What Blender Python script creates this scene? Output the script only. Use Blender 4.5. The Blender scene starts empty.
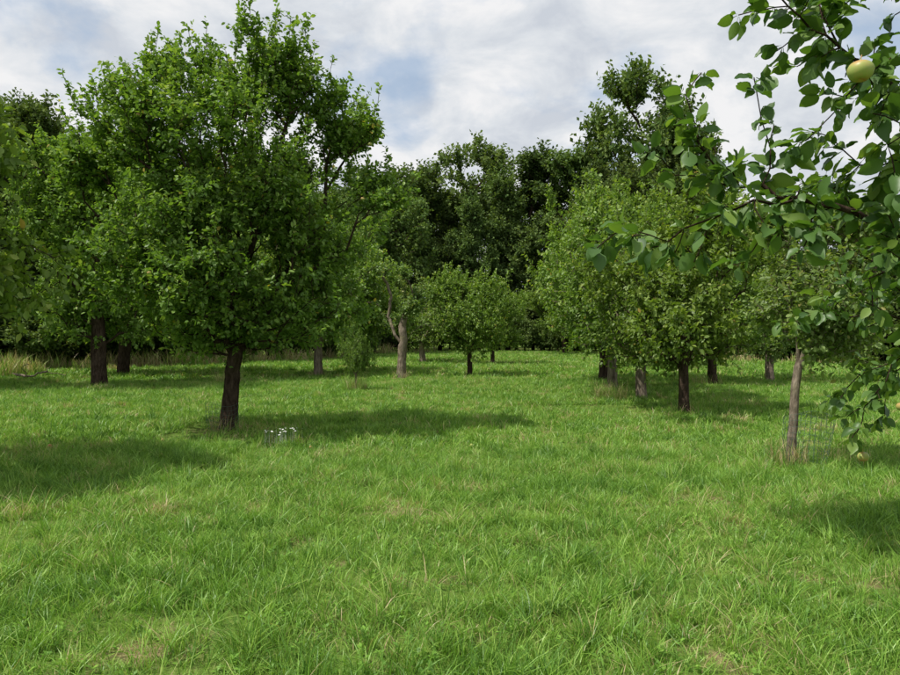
import bpy, math, random
import numpy as np
from mathutils import noise as mnoise, Vector, Euler

scene = bpy.context.scene
try:
    scene.view_settings.view_transform = 'Standard'
    scene.view_settings.look = 'None'
    scene.view_settings.exposure = 0
except Exception:
    pass

# ------------------------------------------------------------------ helpers
def norm(a):
    return a / np.maximum(np.linalg.norm(a, axis=-1, keepdims=True), 1e-9)

def hgt(x, y):
    return 0.05*np.sin(x*0.31+1.0)*np.cos(y*0.27) + 0.03*np.sin(x*0.9+y*0.6) - 0.02

def mesh_from(name, V, faces, mat, attrs=None, smooth=False):
    me = bpy.data.meshes.new(name)
    V = np.asarray(V, dtype=np.float32)
    me.vertices.add(len(V))
    me.vertices.foreach_set("co", V.ravel())
    faces = [np.asarray(f, dtype=np.int32) for f in faces if len(f)]
    nl = sum(f.size for f in faces); nf = sum(len(f) for f in faces)
    me.loops.add(nl)
    me.loops.foreach_set("vertex_index", np.concatenate([f.ravel() for f in faces]))
    me.polygons.add(nf)
    tot = np.concatenate([np.full(len(f), f.shape[1], dtype=np.int32) for f in faces])
    st = np.concatenate([[0], np.cumsum(tot)[:-1]]).astype(np.int32)
    me.polygons.foreach_set("loop_start", st)
    me.polygons.foreach_set("loop_total", tot)
    if smooth:
        me.polygons.foreach_set("use_smooth", np.ones(nf, dtype=bool))
    if attrs:
        for k, v in attrs.items():
            a = me.attributes.new(k, 'FLOAT', 'POINT')
            a.data.foreach_set("value", np.asarray(v, dtype=np.float32))
    me.update(calc_edges=True)
    me.materials.append(mat)
    return me

def obj(name, data, parent=None, loc=(0, 0, 0)):
    o = bpy.data.objects.new(name, data)
    scene.collection.objects.link(o)
    if parent is not None:
        o.parent = parent
    o.location = loc
    return o

# ------------------------------------------------------------------ materials
def newmat(name):
    m = bpy.data.materials.new(name); m.use_nodes = True
    nt = m.node_tree; nt.nodes.clear()
    return m, nt, nt.nodes, nt.links

def ramp(n, stops):
    r = n.new("ShaderNodeValToRGB")
    el = r.color_ramp.elements
    while len(el) < len(stops): el.new(0.5)
    for e, (p, c) in zip(el, stops):
        e.position = p; e.color = (*c, 1)
    return r

def leaf_mat(name, stops, trans=(1.5, 1.6, 0.5), tmix=0.33, rough=0.5, var=0.2, spec=0.3, cheap=0.0):
    m, nt, n, l = newmat(name)
    at = n.new("ShaderNodeAttribute"); at.attribute_name = "tint"
    r = ramp(n, stops)
    l.new(at.outputs["Fac"], r.inputs[0])
    col = r.outputs[0]
    if var > 0:
        oi = n.new("ShaderNodeObjectInfo")
        mr = n.new("ShaderNodeMapRange")
        mr.inputs[3].default_value = 1-var; mr.inputs[4].default_value = 1+var
        l.new(oi.outputs["Random"], mr.inputs[0])
        hs = n.new("ShaderNodeHueSaturation")
        l.new(col, hs.inputs["Color"]); l.new(mr.outputs[0], hs.inputs["Value"])
        mr2 = n.new("ShaderNodeMapRange"); mr2.inputs[3].default_value = 0.496; mr2.inputs[4].default_value = 0.514
        mm = n.new("ShaderNodeMath"); mm.operation = 'FRACT'
        m3 = n.new("ShaderNodeMath"); m3.operation = 'MULTIPLY'; m3.inputs[1].default_value = 7.31
        l.new(oi.outputs["Random"], m3.inputs[0]); l.new(m3.outputs[0], mm.inputs[0]); l.new(mm.outputs[0], mr2.inputs[0])
        l.new(mr2.outputs[0], hs.inputs["Hue"])
        col = hs.outputs[0]
    if cheap >= 0:
        p = n.new("ShaderNodeBsdfDiffuse"); l.new(col, p.inputs[0])
        if cheap > 0:
            gl = n.new("ShaderNodeBsdfGlossy"); gl.inputs["Roughness"].default_value = 0.45
            mg = n.new("ShaderNodeMixShader"); mg.inputs[0].default_value = cheap
            l.new(p.outputs[0], mg.inputs[1]); l.new(gl.outputs[0], mg.inputs[2]); p = mg
    else:
        p = n.new("ShaderNodeBsdfPrincipled")
        p.inputs["Roughness"].default_value = rough
        p.inputs["Specular IOR Level"].default_value = spec
        l.new(col, p.inputs["Base Color"])
    t = n.new("ShaderNodeBsdfTranslucent")
    mx = n.new("ShaderNodeMix"); mx.data_type = 'RGBA'; mx.blend_type = 'MULTIPLY'; mx.inputs[0].default_value = 1.0
    mx.inputs[7].default_value = (*trans, 1)
    l.new(col, mx.inputs[6]); l.new(mx.outputs[2], t.inputs[0])
    ms = n.new("ShaderNodeMixShader"); ms.inputs[0].default_value = tmix
    l.new(p.outputs[0], ms.inputs[1]); l.new(t.outputs[0], ms.inputs[2])
    o = n.new("ShaderNodeOutputMaterial"); l.new(ms.outputs[0], o.inputs[0])
    return m

M_leaf = leaf_mat("apple_leaf", [(0, (0.072, 0.125, 0.024)), (0.45, (0.142, 0.225, 0.043)), (0.85, (0.225, 0.315, 0.068)), (0.985, (0.28, 0.34, 0.085)), (1.0, (0.38, 0.29, 0.06))], var=0.10, cheap=0.03)
M_leaf_lt = leaf_mat("apple_leaf_light", [(0, (0.095, 0.15, 0.04)), (0.5, (0.165, 0.245, 0.068)), (0.9, (0.24, 0.32, 0.10)), (1.0, (0.32, 0.30, 0.09))], var=0.08, cheap=0.03)
M_leaf_fg = leaf_mat("apple_leaf_near", [(0, (0.048, 0.108, 0.025)), (0.5, (0.095, 0.180, 0.040)), (1.0, (0.185, 0.275, 0.06))], rough=0.42, spec=0.35, var=0.0, cheap=-1)
M_forest = leaf_mat("forest_leaf", [(0, (0.042, 0.074, 0.024)), (0.5, (0.090, 0.135, 0.043)), (1.0, (0.160, 0.205, 0.068))], tmix=0.22, var=0.45, cheap=0)

def bark_mat(name, dark, light, sc=9.0):
    m, nt, n, l = newmat(name)
    tc = n.new("ShaderNodeTexCoord")
    mp = n.new("ShaderNodeMapping"); mp.inputs["Scale"].default_value = (1, 1, 0.3)
    l.new(tc.outputs["Object"], mp.inputs[0])
    no = n.new("ShaderNodeTexNoise"); no.inputs["Scale"].default_value = sc*2; no.inputs["Detail"].default_value = 6
    no.inputs["Roughness"].default_value = 0.7
    l.new(mp.outputs[0], no.inputs["Vector"])
    r = ramp(n, [(0.35, dark), (0.62, light), (0.75, tuple(min(1, c*1.35) for c in light))])
    l.new(no.outputs["Fac"], r.inputs[0])
    n2 = n.new("ShaderNodeTexNoise"); n2.inputs["Scale"].default_value = 2.3
    l.new(tc.outputs["Object"], n2.inputs["Vector"])
    r2 = ramp(n, [(0.55, (0, 0, 0)), (0.7, (1, 1, 1))])
    l.new(n2.outputs["Fac"], r2.inputs[0])
    mx = n.new("ShaderNodeMix"); mx.data_type = 'RGBA'
    ml = n.new("ShaderNodeMath"); ml.operation = 'MULTIPLY'; ml.inputs[1].default_value = 0.45
    l.new(r2.outputs[0], ml.inputs[0]); l.new(ml.outputs[0], mx.inputs[0])
    l.new(r.outputs[0], mx.inputs[6]); mx.inputs[7].default_value = (light[0]*0.8, light[1]*1.0, light[2]*0.55, 1)
    p = n.new("ShaderNodeBsdfDiffuse")
    l.new(mx.outputs[2], p.inputs["Color"])
    b = n.new("ShaderNodeBump"); b.inputs["Strength"].default_value = 0.9; b.inputs["Distance"].default_value = 0.03
    l.new(no.outputs["Fac"], b.inputs["Height"]); l.new(b.outputs[0], p.inputs["Normal"])
    o = n.new("ShaderNodeOutputMaterial"); l.new(p.outputs[0], o.inputs[0])
    return m
M_bark = bark_mat("bark_dark", (0.022, 0.015, 0.011), (0.085, 0.060, 0.045))
M_bark_lt = bark_mat("bark_grey", (0.08, 0.06, 0.045), (0.28, 0.23, 0.175))

def simple(name, col, rough=0.7, metal=0):
    m, nt, n, l = newmat(name)
    p = n.new("ShaderNodeBsdfPrincipled")
    no = n.new("ShaderNodeTexNoise"); no.inputs["Scale"].default_value = 12
    r = ramp(n, [(0.3, tuple(c*0.75 for c in col)), (0.7, col)])
    l.new(no.outputs["Fac"], r.inputs[0]); l.new(r.outputs[0], p.inputs["Base Color"])
    p.inputs["Roughness"].default_value = rough; p.inputs["Metallic"].default_value = metal
    o = n.new("ShaderNodeOutputMaterial"); l.new(p.outputs[0], o.inputs[0])
    return m
M_wire = simple("wire_mesh", (0.10, 0.16, 0.12), 0.5, 0.3)
M_petal = simple("white_petal", (0.75, 0.75, 0.70), 0.8)

def apple_mat():
    m, nt, n, l = newmat("apple_skin")
    tc = n.new("ShaderNodeTexCoord")
    no = n.new("ShaderNodeTexNoise"); no.inputs["Scale"].default_value = 22; no.inputs["Detail"].default_value = 4
    l.new(tc.outputs["Object"], no.inputs["Vector"])
    r = ramp(n, [(0.42, (0.30, 0.36, 0.09)), (0.56, (0.42, 0.32, 0.11)), (0.70, (0.42, 0.12, 0.06))])
    l.new(no.outputs["Fac"], r.inputs[0])
    p = n.new("ShaderNodeBsdfPrincipled"); p.inputs["Roughness"].default_value = 0.42; p.inputs["Specular IOR Level"].default_value = 0.3
    l.new(r.outputs[0], p.inputs["Base Color"])
    o = n.new("ShaderNodeOutputMaterial"); l.new(p.outputs[0], o.inputs[0])
    return m
M_apple = apple_mat()

def world_patch(n, l):
    g = n.new("ShaderNodeNewGeometry")
    a = n.new("ShaderNodeTexNoise"); a.inputs["Scale"].default_value = 1.05; a.inputs["Detail"].default_value = 4; a.inputs["Roughness"].default_value = 0.72
    l.new(g.outputs["Position"], a.inputs["Vector"])
    dry = ramp(n, [(0.545, (0, 0, 0)), (0.67, (1, 1, 1))]); l.new(a.outputs["Fac"], dry.inputs[0])
    mp = n.new("ShaderNodeMapping"); mp.inputs["Location"].default_value = (31, 7, 0); mp.inputs["Scale"].default_value = (0.45, 0.9, 1)
    l.new(g.outputs["Position"], mp.inputs[0])
    b = n.new("ShaderNodeTexNoise"); b.inputs["Scale"].default_value = 0.9; b.inputs["Detail"].default_value = 4; b.inputs["Roughness"].default_value = 0.72
    l.new(mp.outputs[0], b.inputs["Vector"])
    return dry, b

def grass_mat():
    m, nt, n, l = newmat("grass_blade")
    dry, b = world_patch(n, l)
    at = n.new("ShaderNodeAttribute"); at.attribute_name = "tint"
    r = ramp(n, [(0, (0.088, 0.200, 0.026)), (0.5, (0.195, 0.370, 0.048)), (0.86, (0.31, 0.475, 0.085)), (0.94, (0.38, 0.42, 0.14)), (1.0, (0.50, 0.40, 0.22))])
    ad = n.new("ShaderNodeMath"); ad.operation = 'MULTIPLY_ADD'; ad.inputs[1].default_value = 0.40
    l.new(dry.outputs[0], ad.inputs[0]); l.new(at.outputs["Fac"], ad.inputs[2])
    ad2 = n.new("ShaderNodeMath"); ad2.operation = 'MULTIPLY_ADD'; ad2.inputs[1].default_value = 1.2
    sb = n.new("ShaderNodeMath"); sb.operation = 'SUBTRACT'; sb.inputs[1].default_value = 0.53
    l.new(b.outputs["Fac"], sb.inputs[0]); l.new(sb.outputs[0], ad2.inputs[0]); l.new(ad.outputs[0], ad2.inputs[2])
    l.new(ad2.outputs[0], r.inputs[0])
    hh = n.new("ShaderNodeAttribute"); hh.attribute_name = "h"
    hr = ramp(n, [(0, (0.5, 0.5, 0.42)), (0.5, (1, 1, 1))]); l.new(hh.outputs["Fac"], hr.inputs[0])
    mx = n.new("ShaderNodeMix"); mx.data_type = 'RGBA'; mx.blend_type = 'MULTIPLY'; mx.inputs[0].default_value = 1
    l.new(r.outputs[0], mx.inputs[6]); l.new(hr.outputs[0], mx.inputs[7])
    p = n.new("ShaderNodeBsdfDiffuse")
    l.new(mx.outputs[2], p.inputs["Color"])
    gl = n.new("ShaderNodeBsdfGlossy"); gl.inputs["Roughness"].default_value = 0.45; gl.inputs[0].default_value = (1, 1, 1, 1)
    mg = n.new("ShaderNodeMixShader"); mg.inputs[0].default_value = 0.035
    l.new(p.outputs[0], mg.inputs[1]); l.new(gl.outputs[0], mg.inputs[2])
    t = n.new("ShaderNodeBsdfTranslucent")
    m2 = n.new("ShaderNodeMix"); m2.data_type = 'RGBA'; m2.blend_type = 'MULTIPLY'; m2.inputs[0].default_value = 1
    m2.inputs[7].default_value = (1.3, 1.35, 0.7, 1)
    l.new(mx.outputs[2], m2.inputs[6]); l.new(m2.outputs[2], t.inputs[0])
    ms = n.new("ShaderNodeMixShader"); ms.inputs[0].default_value = 0.28
    l.new(mg.outputs[0], ms.inputs[1]); l.new(t.outputs[0], ms.inputs[2])
    o = n.new("ShaderNodeOutputMaterial"); l.new(ms.outputs[0], o.inputs[0])
    return m
M_grass = grass_mat()

def ground_mat():
    m, nt, n, l = newmat("meadow_ground")
    dry, b = world_patch(n, l)
    g = n.new("ShaderNodeNewGeometry")
    f = n.new("ShaderNodeTexNoise"); f.inputs["Scale"].default_value = 14; f.inputs["Detail"].default_value = 5; f.inputs["Roughness"].default_value = 0.75
    l.new(g.outputs["Position"], f.inputs["Vector"])
    gr = ramp(n, [(0.3, (0.055, 0.095, 0.02)), (0.55, (0.13, 0.20, 0.04)), (0.75, (0.20, 0.25, 0.07))])
    br = ramp(n, [(0.3, (0.12, 0.09, 0.045)), (0.6, (0.29, 0.22, 0.125)), (0.8, (0.40, 0.32, 0.19))])
    l.new(f.outputs["Fac"], gr.inputs[0]); l.new(f.outputs["Fac"], br.inputs[0])
    mx = n.new("ShaderNodeMix"); mx.data_type = 'RGBA'
    l.new(dry.outputs[0], mx.inputs[0]); l.new(gr.outputs[0], mx.inputs[6]); l.new(br.outputs[0], mx.inputs[7])
    p = n.new("ShaderNodeBsdfDiffuse")
    l.new(mx.outputs[2], p.inputs["Color"])
    bp = n.new("ShaderNodeBump"); bp.inputs["Distance"].default_value = 0.04; l.new(f.outputs["Fac"], bp.inputs["Height"]); l.new(bp.outputs[0], p.inputs["Normal"])
    o = n.new("ShaderNodeOutputMaterial"); l.new(p.outputs[0], o.inputs[0])
    return m
M_ground = ground_mat()

# ------------------------------------------------------------------ ground
def build_ground():
    c = np.concatenate([np.linspace(-600, -90, 12), np.linspace(-80, 100, 121), np.linspace(110, 600, 12)])
    X, Y = np.meshgrid(c, c)
    fade = np.exp(-(np.maximum(0, np.hypot(X, Y)-90)/40)**2)
    Z = hgt(X, Y)*fade
    V = np.stack([X.ravel(), Y.ravel(), Z.ravel()], 1)
    n = len(c); i = np.arange(n-1)
    I, J = np.meshgrid(i, i)
    a = (J*n+I).ravel()
    F = np.stack([a, a+1, a+1+n, a+n], 1)
    obj("meadow_ground", mesh_from("meadow_ground", V, [F], M_ground, smooth=True))
build_ground()

# ------------------------------------------------------------------ grass
def blades(rng, pos, length, width, lean_dir, lean, tint, segs=3):
    n = len(pos)
    fac = rng.uniform(0, 2*np.pi, n)
    side = np.stack([np.cos(fac), np.sin(fac), np.zeros(n)], 1)
    ld = np.stack([np.cos(lean_dir), np.sin(lean_dir), np.zeros(n)], 1)
    ts = [0, 0.4, 0.75, 1.0] if segs == 3 else [0, 0.55, 1.0]
    ws = [0.8, 1.0, 0.7, 0] if segs == 3 else [0.9, 0.95, 0]
    K = 2*segs+1
    V = np.zeros((n, K, 3)); H = np.zeros((n, K))
    for k, t in enumerate(ts):
        up = length*(t - 0.35*lean*t*t*1.0)
        out = length*lean*(t**1.8)
        c = pos + ld*out[:, None]
        c[:, 2] += up
        w = (width*ws[k])[:, None]*0.5
        if k < segs:
            V[:, 2*k] = c-side*w; V[:, 2*k+1] = c+side*w
            H[:, 2*k] = t; H[:, 2*k+1] = t
        else:
            V[:, K-1] = c; H[:, K-1] = 1
    b = (np.arange(n)*K)[:, None]
    Q = np.concatenate([b+np.array([[2*k, 2*k+1, 2*k+3, 2*k+2]]) for k in range(segs-1)])
    T = b+np.array([[K-3, K-2, K-1]])
    return V.reshape(-1, 3), Q, T, H.ravel(), np.repeat(tint, K)

def grass_tile(name, seed, size, dcl, per, dfill, hmin, hmax, wmin, wmax, weeds=0, dry=0.05, segs=3, sg=0.03):
    rng = np.random.default_rng(seed)
    S = size+0.06
    ar = S*S; nclump = int(dcl*ar); nfill = int(dfill*ar)
    cc = rng.uniform(-S/2, S/2, (nclump, 2))
    ch = rng.choice([0.5, 0.85, 1.2, 1.9], nclump, p=[0.28, 0.34, 0.23, 0.15]); ct = rng.uniform(0.0, 0.9, nclump); cl = rng.uniform(0, 2*np.pi, nclump)
    idx = np.repeat(np.arange(nclump), per)
    p = cc[idx] + rng.normal(0, sg, (len(idx), 2))
    away = np.arctan2(p[:, 1]-cc[idx, 1], p[:, 0]-cc[idx, 0])
    ld = np.where(rng.random(len(idx)) < 0.55, cl[idx]+rng.normal(0, 0.5, len(idx)), away)
    ln = rng.uniform(hmin, hmax, len(idx))*ch[idx]
    ti = ct[idx] + rng.normal(0, 0.12, len(idx))
    pf = rng.uniform(-S/2, S/2, (nfill, 2))
    p = np.concatenate([p, pf]); ld = np.concatenate([ld, rng.uniform(0, 2*np.pi, nfill)])
    ln = np.concatenate([ln, rng.uniform(hmin*0.5, hmax*0.6, nfill)])
    ti = np.concatenate([ti, rng.uniform(0.1, 0.85, nfill)])
    n = len(p)
    ti = np.clip(ti, 0, 0.88)
    ti = np.where(rng.random(n) < dry, rng.uniform(0.92, 1.0, n), ti)
    pos = np.concatenate([p, np.full((n, 1), -0.02)], 1)
    V, Q, T, H, TT = blades(rng, pos, ln+0.02, rng.uniform(wmin, wmax, n), ld, rng.uniform(0.15, 1.1, n), ti, segs)
    if weeds:
        c = rng.uniform(-S/2, S/2, (int(weeds*ar/6), 2))
        ci = np.repeat(np.arange(len(c)), 6)
        q = c[ci]; m = len(q)
        a = rng.uniform(0, 2*np.pi, m); L = rng.uniform(0.015, 0.04, m)
        d = np.stack([np.cos(a), np.sin(a), rng.uniform(0.2, 0.9, m)], 1)
        s = np.stack([-np.sin(a), np.cos(a), np.zeros(m)], 1)
        b0 = np.concatenate([q, rng.uniform(0.0, 0.04, (m, 1))], 1)
        W = L[:, None]*0.3
        vv = np.stack([b0, b0+d*L[:, None]*0.5-s*W, b0+d*L[:, None]*np.array([1, 1, 0.8]), b0+d*L[:, None]*0.5+s*W], 1).reshape(-1, 3)
        o = len(V)
        Q = np.concatenate([Q, o+np.arange(m*4).reshape(-1, 4)])
        V = np.concatenate([V, vv]); H = np.concatenate([H, np.full(m*4, 0.7)])
        TT = np.concatenate([TT, np.repeat(rng.uniform(0.0, 0.6, m), 4)])
    return mesh_from(name, V, [Q, T], M_grass, {"tint": TT, "h": H})

grass_root = obj("meadow_grass", None)
def scatter_tiles(name, tiles, pts, rng):
    pick = rng.integers(0, len(tiles), len(pts))
    for k, t in enumerate(tiles):
        P = pts[pick == k]; n = len(P)
        if n == 0: continue
        a = rng.integers(0, 4, n)*np.pi/2
        q = []
        for j in range(4):
            th = a+np.pi/4+j*np.pi/2
            q.append(np.stack([P[:, 0]+np.cos(th)*0.5*math.sqrt(2), P[:, 1]+np.sin(th)*0.5*math.sqrt(2), P[:, 2]], 1))
        V = np.stack(q, 1).reshape(-1, 3)
        F = np.arange(4*n).reshape(-1, 4)
        par = obj(name+"_patches", mesh_from(name+"_patches", V, [F], M_grass), grass_root)
        par.instance_type = 'FACES'; par.use_instance_faces_scale = True; par.instance_faces_scale = 1.0
        par.show_instancer_for_render = False; par.show_instancer_for_viewport = False
        obj(name+"_blades", t, par)

def field_edge(x):
    return np.interp(x, [-0.9, -0.45, -0.2, -0.05, 0.15, 0.3, 0.45, 0.9], [29, 33, 42, 62, 66, 52, 40, 34])

def grid_pts(y0, y1, step, margin):
    out = []
    y = y0+step/2
    while y < y1:
        w = 0.66*(y+step/2)+margin
        nx = int(math.ceil(w/step))
        for i in range(-nx, nx+1):
            x = i*step
            if y-step/2 < field_edge(x/max(y, 1))+1:
                out.append((x, y, 0))
        y += step
    P = np.array(out); P[:, 2] = hgt(P[:, 0], P[:, 1])
    return P
rng = np.random.default_rng(5)
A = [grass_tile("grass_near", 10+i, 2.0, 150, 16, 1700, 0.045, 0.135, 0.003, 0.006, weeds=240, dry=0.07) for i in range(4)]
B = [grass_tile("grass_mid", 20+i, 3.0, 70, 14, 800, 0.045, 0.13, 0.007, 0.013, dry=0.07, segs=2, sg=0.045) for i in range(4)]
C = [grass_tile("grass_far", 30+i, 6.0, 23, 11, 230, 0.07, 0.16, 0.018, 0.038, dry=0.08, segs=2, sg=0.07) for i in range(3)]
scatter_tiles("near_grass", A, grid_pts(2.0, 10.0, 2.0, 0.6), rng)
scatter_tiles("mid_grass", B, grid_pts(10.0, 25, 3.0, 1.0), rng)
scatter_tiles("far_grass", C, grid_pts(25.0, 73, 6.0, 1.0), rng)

# ------------------------------------------------------------------ leaves
T_simple = (np.array([[0, 0, 0], [-0.27, 0.33, 0.07], [-0.24, 0.70, 0.05], [0, 1, -0.05], [0.24, 0.70, 0.05], [0.27, 0.33, 0.07]]),
            np.array([[0, 3, 2, 1], [0, 5, 4, 3]]))
T_far = (np.array([[0, 0, 0], [-0.34, 0.5, 0.08], [0, 1, -0.04], [0.34, 0.5, 0.08]]), np.array([[0, 3, 2, 1]]))
def detailed_leaf():
    ys = np.array([0, 0.20, 0.27, 0.40, 0.55, 0.70, 0.84, 0.94, 1.0])
    ws = np.array([0.012, 0.012, 0.12, 0.225, 0.26, 0.24, 0.17, 0.08, 0.004])
    V = []
    for i, (y, w) in enumerate(zip(ys, ws)):
        wav = 0.03*math.sin(i*2.4)
        z = -0.25*y*y
        V += [(-w, y, z+0.35*w+wav), (0, y, z), (w, y, z+0.35*w-wav)]
    F = []
    for i in range(len(ys)-1):
        a = 3*i
        F += [(a, a+1, a+4, a+3), (a+1, a+2, a+5, a+4)]
    return np.array(V), np.array(F)
T_detail = detailed_leaf()

def place_leaves(rng, base, direc, size, tmpl, upbias=0.9):
    n = len(base); TV, TF = tmpl; k = len(TV)
    a = norm(direc)
    nn = np.tile([0, 0, upbias], (n, 1)) + rng.normal(0, 0.55, (n, 3))
    nn = norm(nn - a*np.sum(nn*a, 1, keepdims=True))
    s = np.cross(a, nn)
    curl = rng.uniform(0.3, 1.9, n)[:, None, None]
    wid = rng.uniform(0.85, 1.15, n)[:, None, None]
    V = base[:, None, :] + size[:, None, None]*(wid*TV[None, :, 0:1]*s[:, None, :] + TV[None, :, 1:2]*a[:, None, :] + curl*TV[None, :, 2:3]*nn[:, None, :])
    F = (np.arange(n)*k)[:, None, None] + TF[None]
    return V.reshape(-1, 3), F.reshape(-1, TF.shape[1]), k

# ------------------------------------------------------------------ tree generator
class Tree:
    def __init__(s, seed):
        s.rng = np.random.default_rng(seed); s.P = []; s.par = []; s.plen = []; s.slim = None
    def add(s, p, par):
        s.P.append(np.array(p, float)); s.par.append(par)
        s.plen.append(0 if par < 0 else s.plen[par]+np.linalg.norm(s.P[-1]-s.P[par]))
        return len(s.P)-1
    def polyline(s, pts, par, step=0.12, jit=0.01):
        last = par
        pts = [np.array(p, float) for p in pts]
        if par < 0:
            last = s.add(pts[0], -1); pts = pts[1:]
        for p in pts:
            a = s.P[last]; L = np.linalg.norm(p-a); m = max(1, int(L/step))
            for j in range(1, m+1):
                q = a+(p-a)*j/m+s.rng.normal(0, jit, 3)
                last = s.add(q, last)
        return last
    def attract(s, targets, start_min, step=0.3, wpath=0.3, jit=0.12):
        order = np.argsort(np.linalg.norm(targets-s.P[start_min], axis=1))
        tips = []
        cap = len(s.P)+len(targets)*14
        arr = np.zeros((cap, 3)); pl = np.zeros(cap)
        n = len(s.P); arr[:n] = np.array(s.P); pl[:n] = s.plen
        for ti in order:
            t = targets[ti]
            sl = slice(start_min, n)
            d = np.linalg.norm(arr[sl]-t, axis=1)
            below = np.maximum(0, arr[sl, 2]-t[2])
            c = d + wpath*pl[sl] + 0.3*below
            j = int(np.argmin(c))+start_min
            a = arr[j]; L = d[j-start_min]
            m = max(1, min(12, int(math.ceil(L/step))))
            last = j
            off = s.rng.normal(0, jit, 3)*L
            off[2] += 0.10*L
            for k in range(1, m+1):
                u = k/m
                q = a+(t-a)*u+off*math.sin(math.pi*u)
                last = s.add(q, last); arr[n] = q; pl[n] = s.plen[-1]; n += 1
            tips.append(last)
        return tips
    def wood(s, R0, rt, flare=0.35, kbig=10, lumps=0.08):
        P = np.array(s.P); par = np.array(s.par); n = len(P)
        cnt = np.zeros(n); haschild = np.zeros(n, bool); haschild[par[par >= 0]] = True
        cnt[~haschild] = 1
        for i in range(n-1, 0, -1):
            if par[i] >= 0: cnt[par[i]] += cnt[i]
        ex = math.log(R0/rt)/math.log(max(cnt[0], 2))
        r = rt*cnt**ex
        pathz = np.array(s.plen)
        tr = cnt > cnt[0]*0.9
        r = np.where(tr, r*(1+flare*np.exp(-pathz/0.22)) * (1-0.05*np.minimum(pathz, 3)), r)
        if s.slim is not None:
            lo_, hi_ = s.slim
            r[lo_:hi_] = rt+(r[lo_:hi_]-rt)*0.36
        s.r = r
        d = np.zeros((n, 3)); idx = np.arange(n)[par >= 0]
        d[idx] = norm(P[idx]-P[par[idx]]); d[0] = [0, 0, 1]
        ref = np.array([0.35, 0.92, 0.17]); ref /= np.linalg.norm(ref)
        def frame(dd):
            u = norm(np.cross(dd, ref)); v = np.cross(dd, u); return u, v
        Vs = []; Fs = []; off = 0
        for lo, hi, k in ((0, 0.006 if s.slim else 0.012, 3), (0.006 if s.slim else 0.012, 0.045, 7), (0.045, 9, kbig)):
            e = idx[(r[idx] >= lo) & (r[idx] < hi)]
            if len(e) == 0: continue
            pa = par[e]
            cont = r[e] > 0.62*r[pa]
            d0 = np.where(cont[:, None], d[pa], d[e]); r0 = np.where(cont, r[pa], r[e]*1.1)
            u0, v0 = frame(d0); u1, v1 = frame(d[e])
            ang = np.arange(k)*2*np.pi/k
            ca, sa = np.cos(ang), np.sin(ang)
            def lump(node):
                return 1+lumps*(np.sin(ang[None]*3+P[node, 2:3]*2.2)+0.6*np.sin(ang[None]*5-P[node, 2:3]*4.7+1))
            R0v = r0[:, None]*(lump(pa) if lo > 0.04 else 1); R1v = r[e][:, None]*(lump(e) if lo > 0.04 else 1)
            ring0 = P[pa][:, None]+(R0v*ca)[..., None]*u0[:, None]+(R0v*sa)[..., None]*v0[:, None]
            ring1 = P[e][:, None]+(R1v*ca)[..., None]*u1[:, None]+(R1v*sa)[..., None]*v1[:, None]
            V = np.concatenate([ring0, ring1], 1).reshape(-1, 3)
            b = off+(np.arange(len(e))*2*k)[:, None, None]
            j = np.arange(k); jn = (j+1) % k
            F = b+np.stack([j, jn, jn+k, j+k], 1)[None]
            Vs.append(V); Fs.append(F.reshape(-1, 4)); off += len(V)
        return Vs, Fs, off
    def shoots(s, tips, center, nshoot, nleaf, slen, lsize, tmpl, up=0.5, out=0.6, tint0=0.45, upbias=0.9):
        rng = s.rng; P = np.array(s.P); tips = np.array(tips); par = np.array(s.par)
        T = np.repeat(tips, nshoot); n = len(T)
        a = P[T]; pp = P[par[T]]
        back = rng.uniform(0, 1.0, n)
        a = a+(pp-a)*back[:, None]
        d = norm(a-center)*out + norm(P[T]-pp)*0.5 + rng.normal(0, 0.6, (n, 3)); d[:, 2] += up
        d = norm(d)
        L = rng.uniform(0.5, 1.4, n)*slen
        ctint = np.repeat(rng.normal(0, 0.10, len(tips)), nshoot)
        E = a+d*L[:, None]
        w = 0.0035*(slen/0.3)
        sd = norm(np.cross(d, [0.2, 0.3, 0.9]))*w; sd2 = np.cross(d, sd)
        TV = np.stack([a+sd, a-sd*0.5+sd2, a-sd*0.5-sd2, E], 1).reshape(-1, 3)
        b = (np.arange(n)*4)[:, None]
        TFt = np.concatenate([b+np.array([[0, 1, 3]]), b+np.array([[1, 2, 3]]), b+np.array([[2, 0, 3]])])
        m = n*nleaf
        I = np.repeat(np.arange(n), nleaf)
        u = np.tile(np.linspace(0.15, 1.0, nleaf), n)+rng.normal(0, 0.04, m)
        base = a[I]+d[I]*(L[I]*u)[:, None]
        r = rng.normal(0, 1, (m, 3)); r = norm(r-d[I]*np.sum(r*d[I], 1, keepdims=True))
        ld = r*rng.uniform(0.6, 1.1, m)[:, None]+d[I]*rng.uniform(0.1, 0.9, m)[:, None]; ld[:, 2] -= rng.uniform(-0.1, 0.45, m)
        sz = lsize*rng.uniform(0.65, 1.2, m)
        V, F, k = place_leaves(rng, base, ld, sz, tmpl, upbias)
        tint = np.clip(tint0+ctint[I]+rng.normal(0, 0.16, m)+0.22*u*(u > 0.8), 0, 0.98)
        tint = np.where(rng.random(m) < 0.004, 1.0, tint)
        return V, F, np.repeat(tint, k), TV, TFt

def merge_wood(name, Vs, Fs, TV, TF, mat):
    V = np.concatenate(Vs+[TV]); off = sum(len(v) for v in Vs)
    return mesh_from(name, V, Fs+[TF+off], mat, smooth=True)

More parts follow.
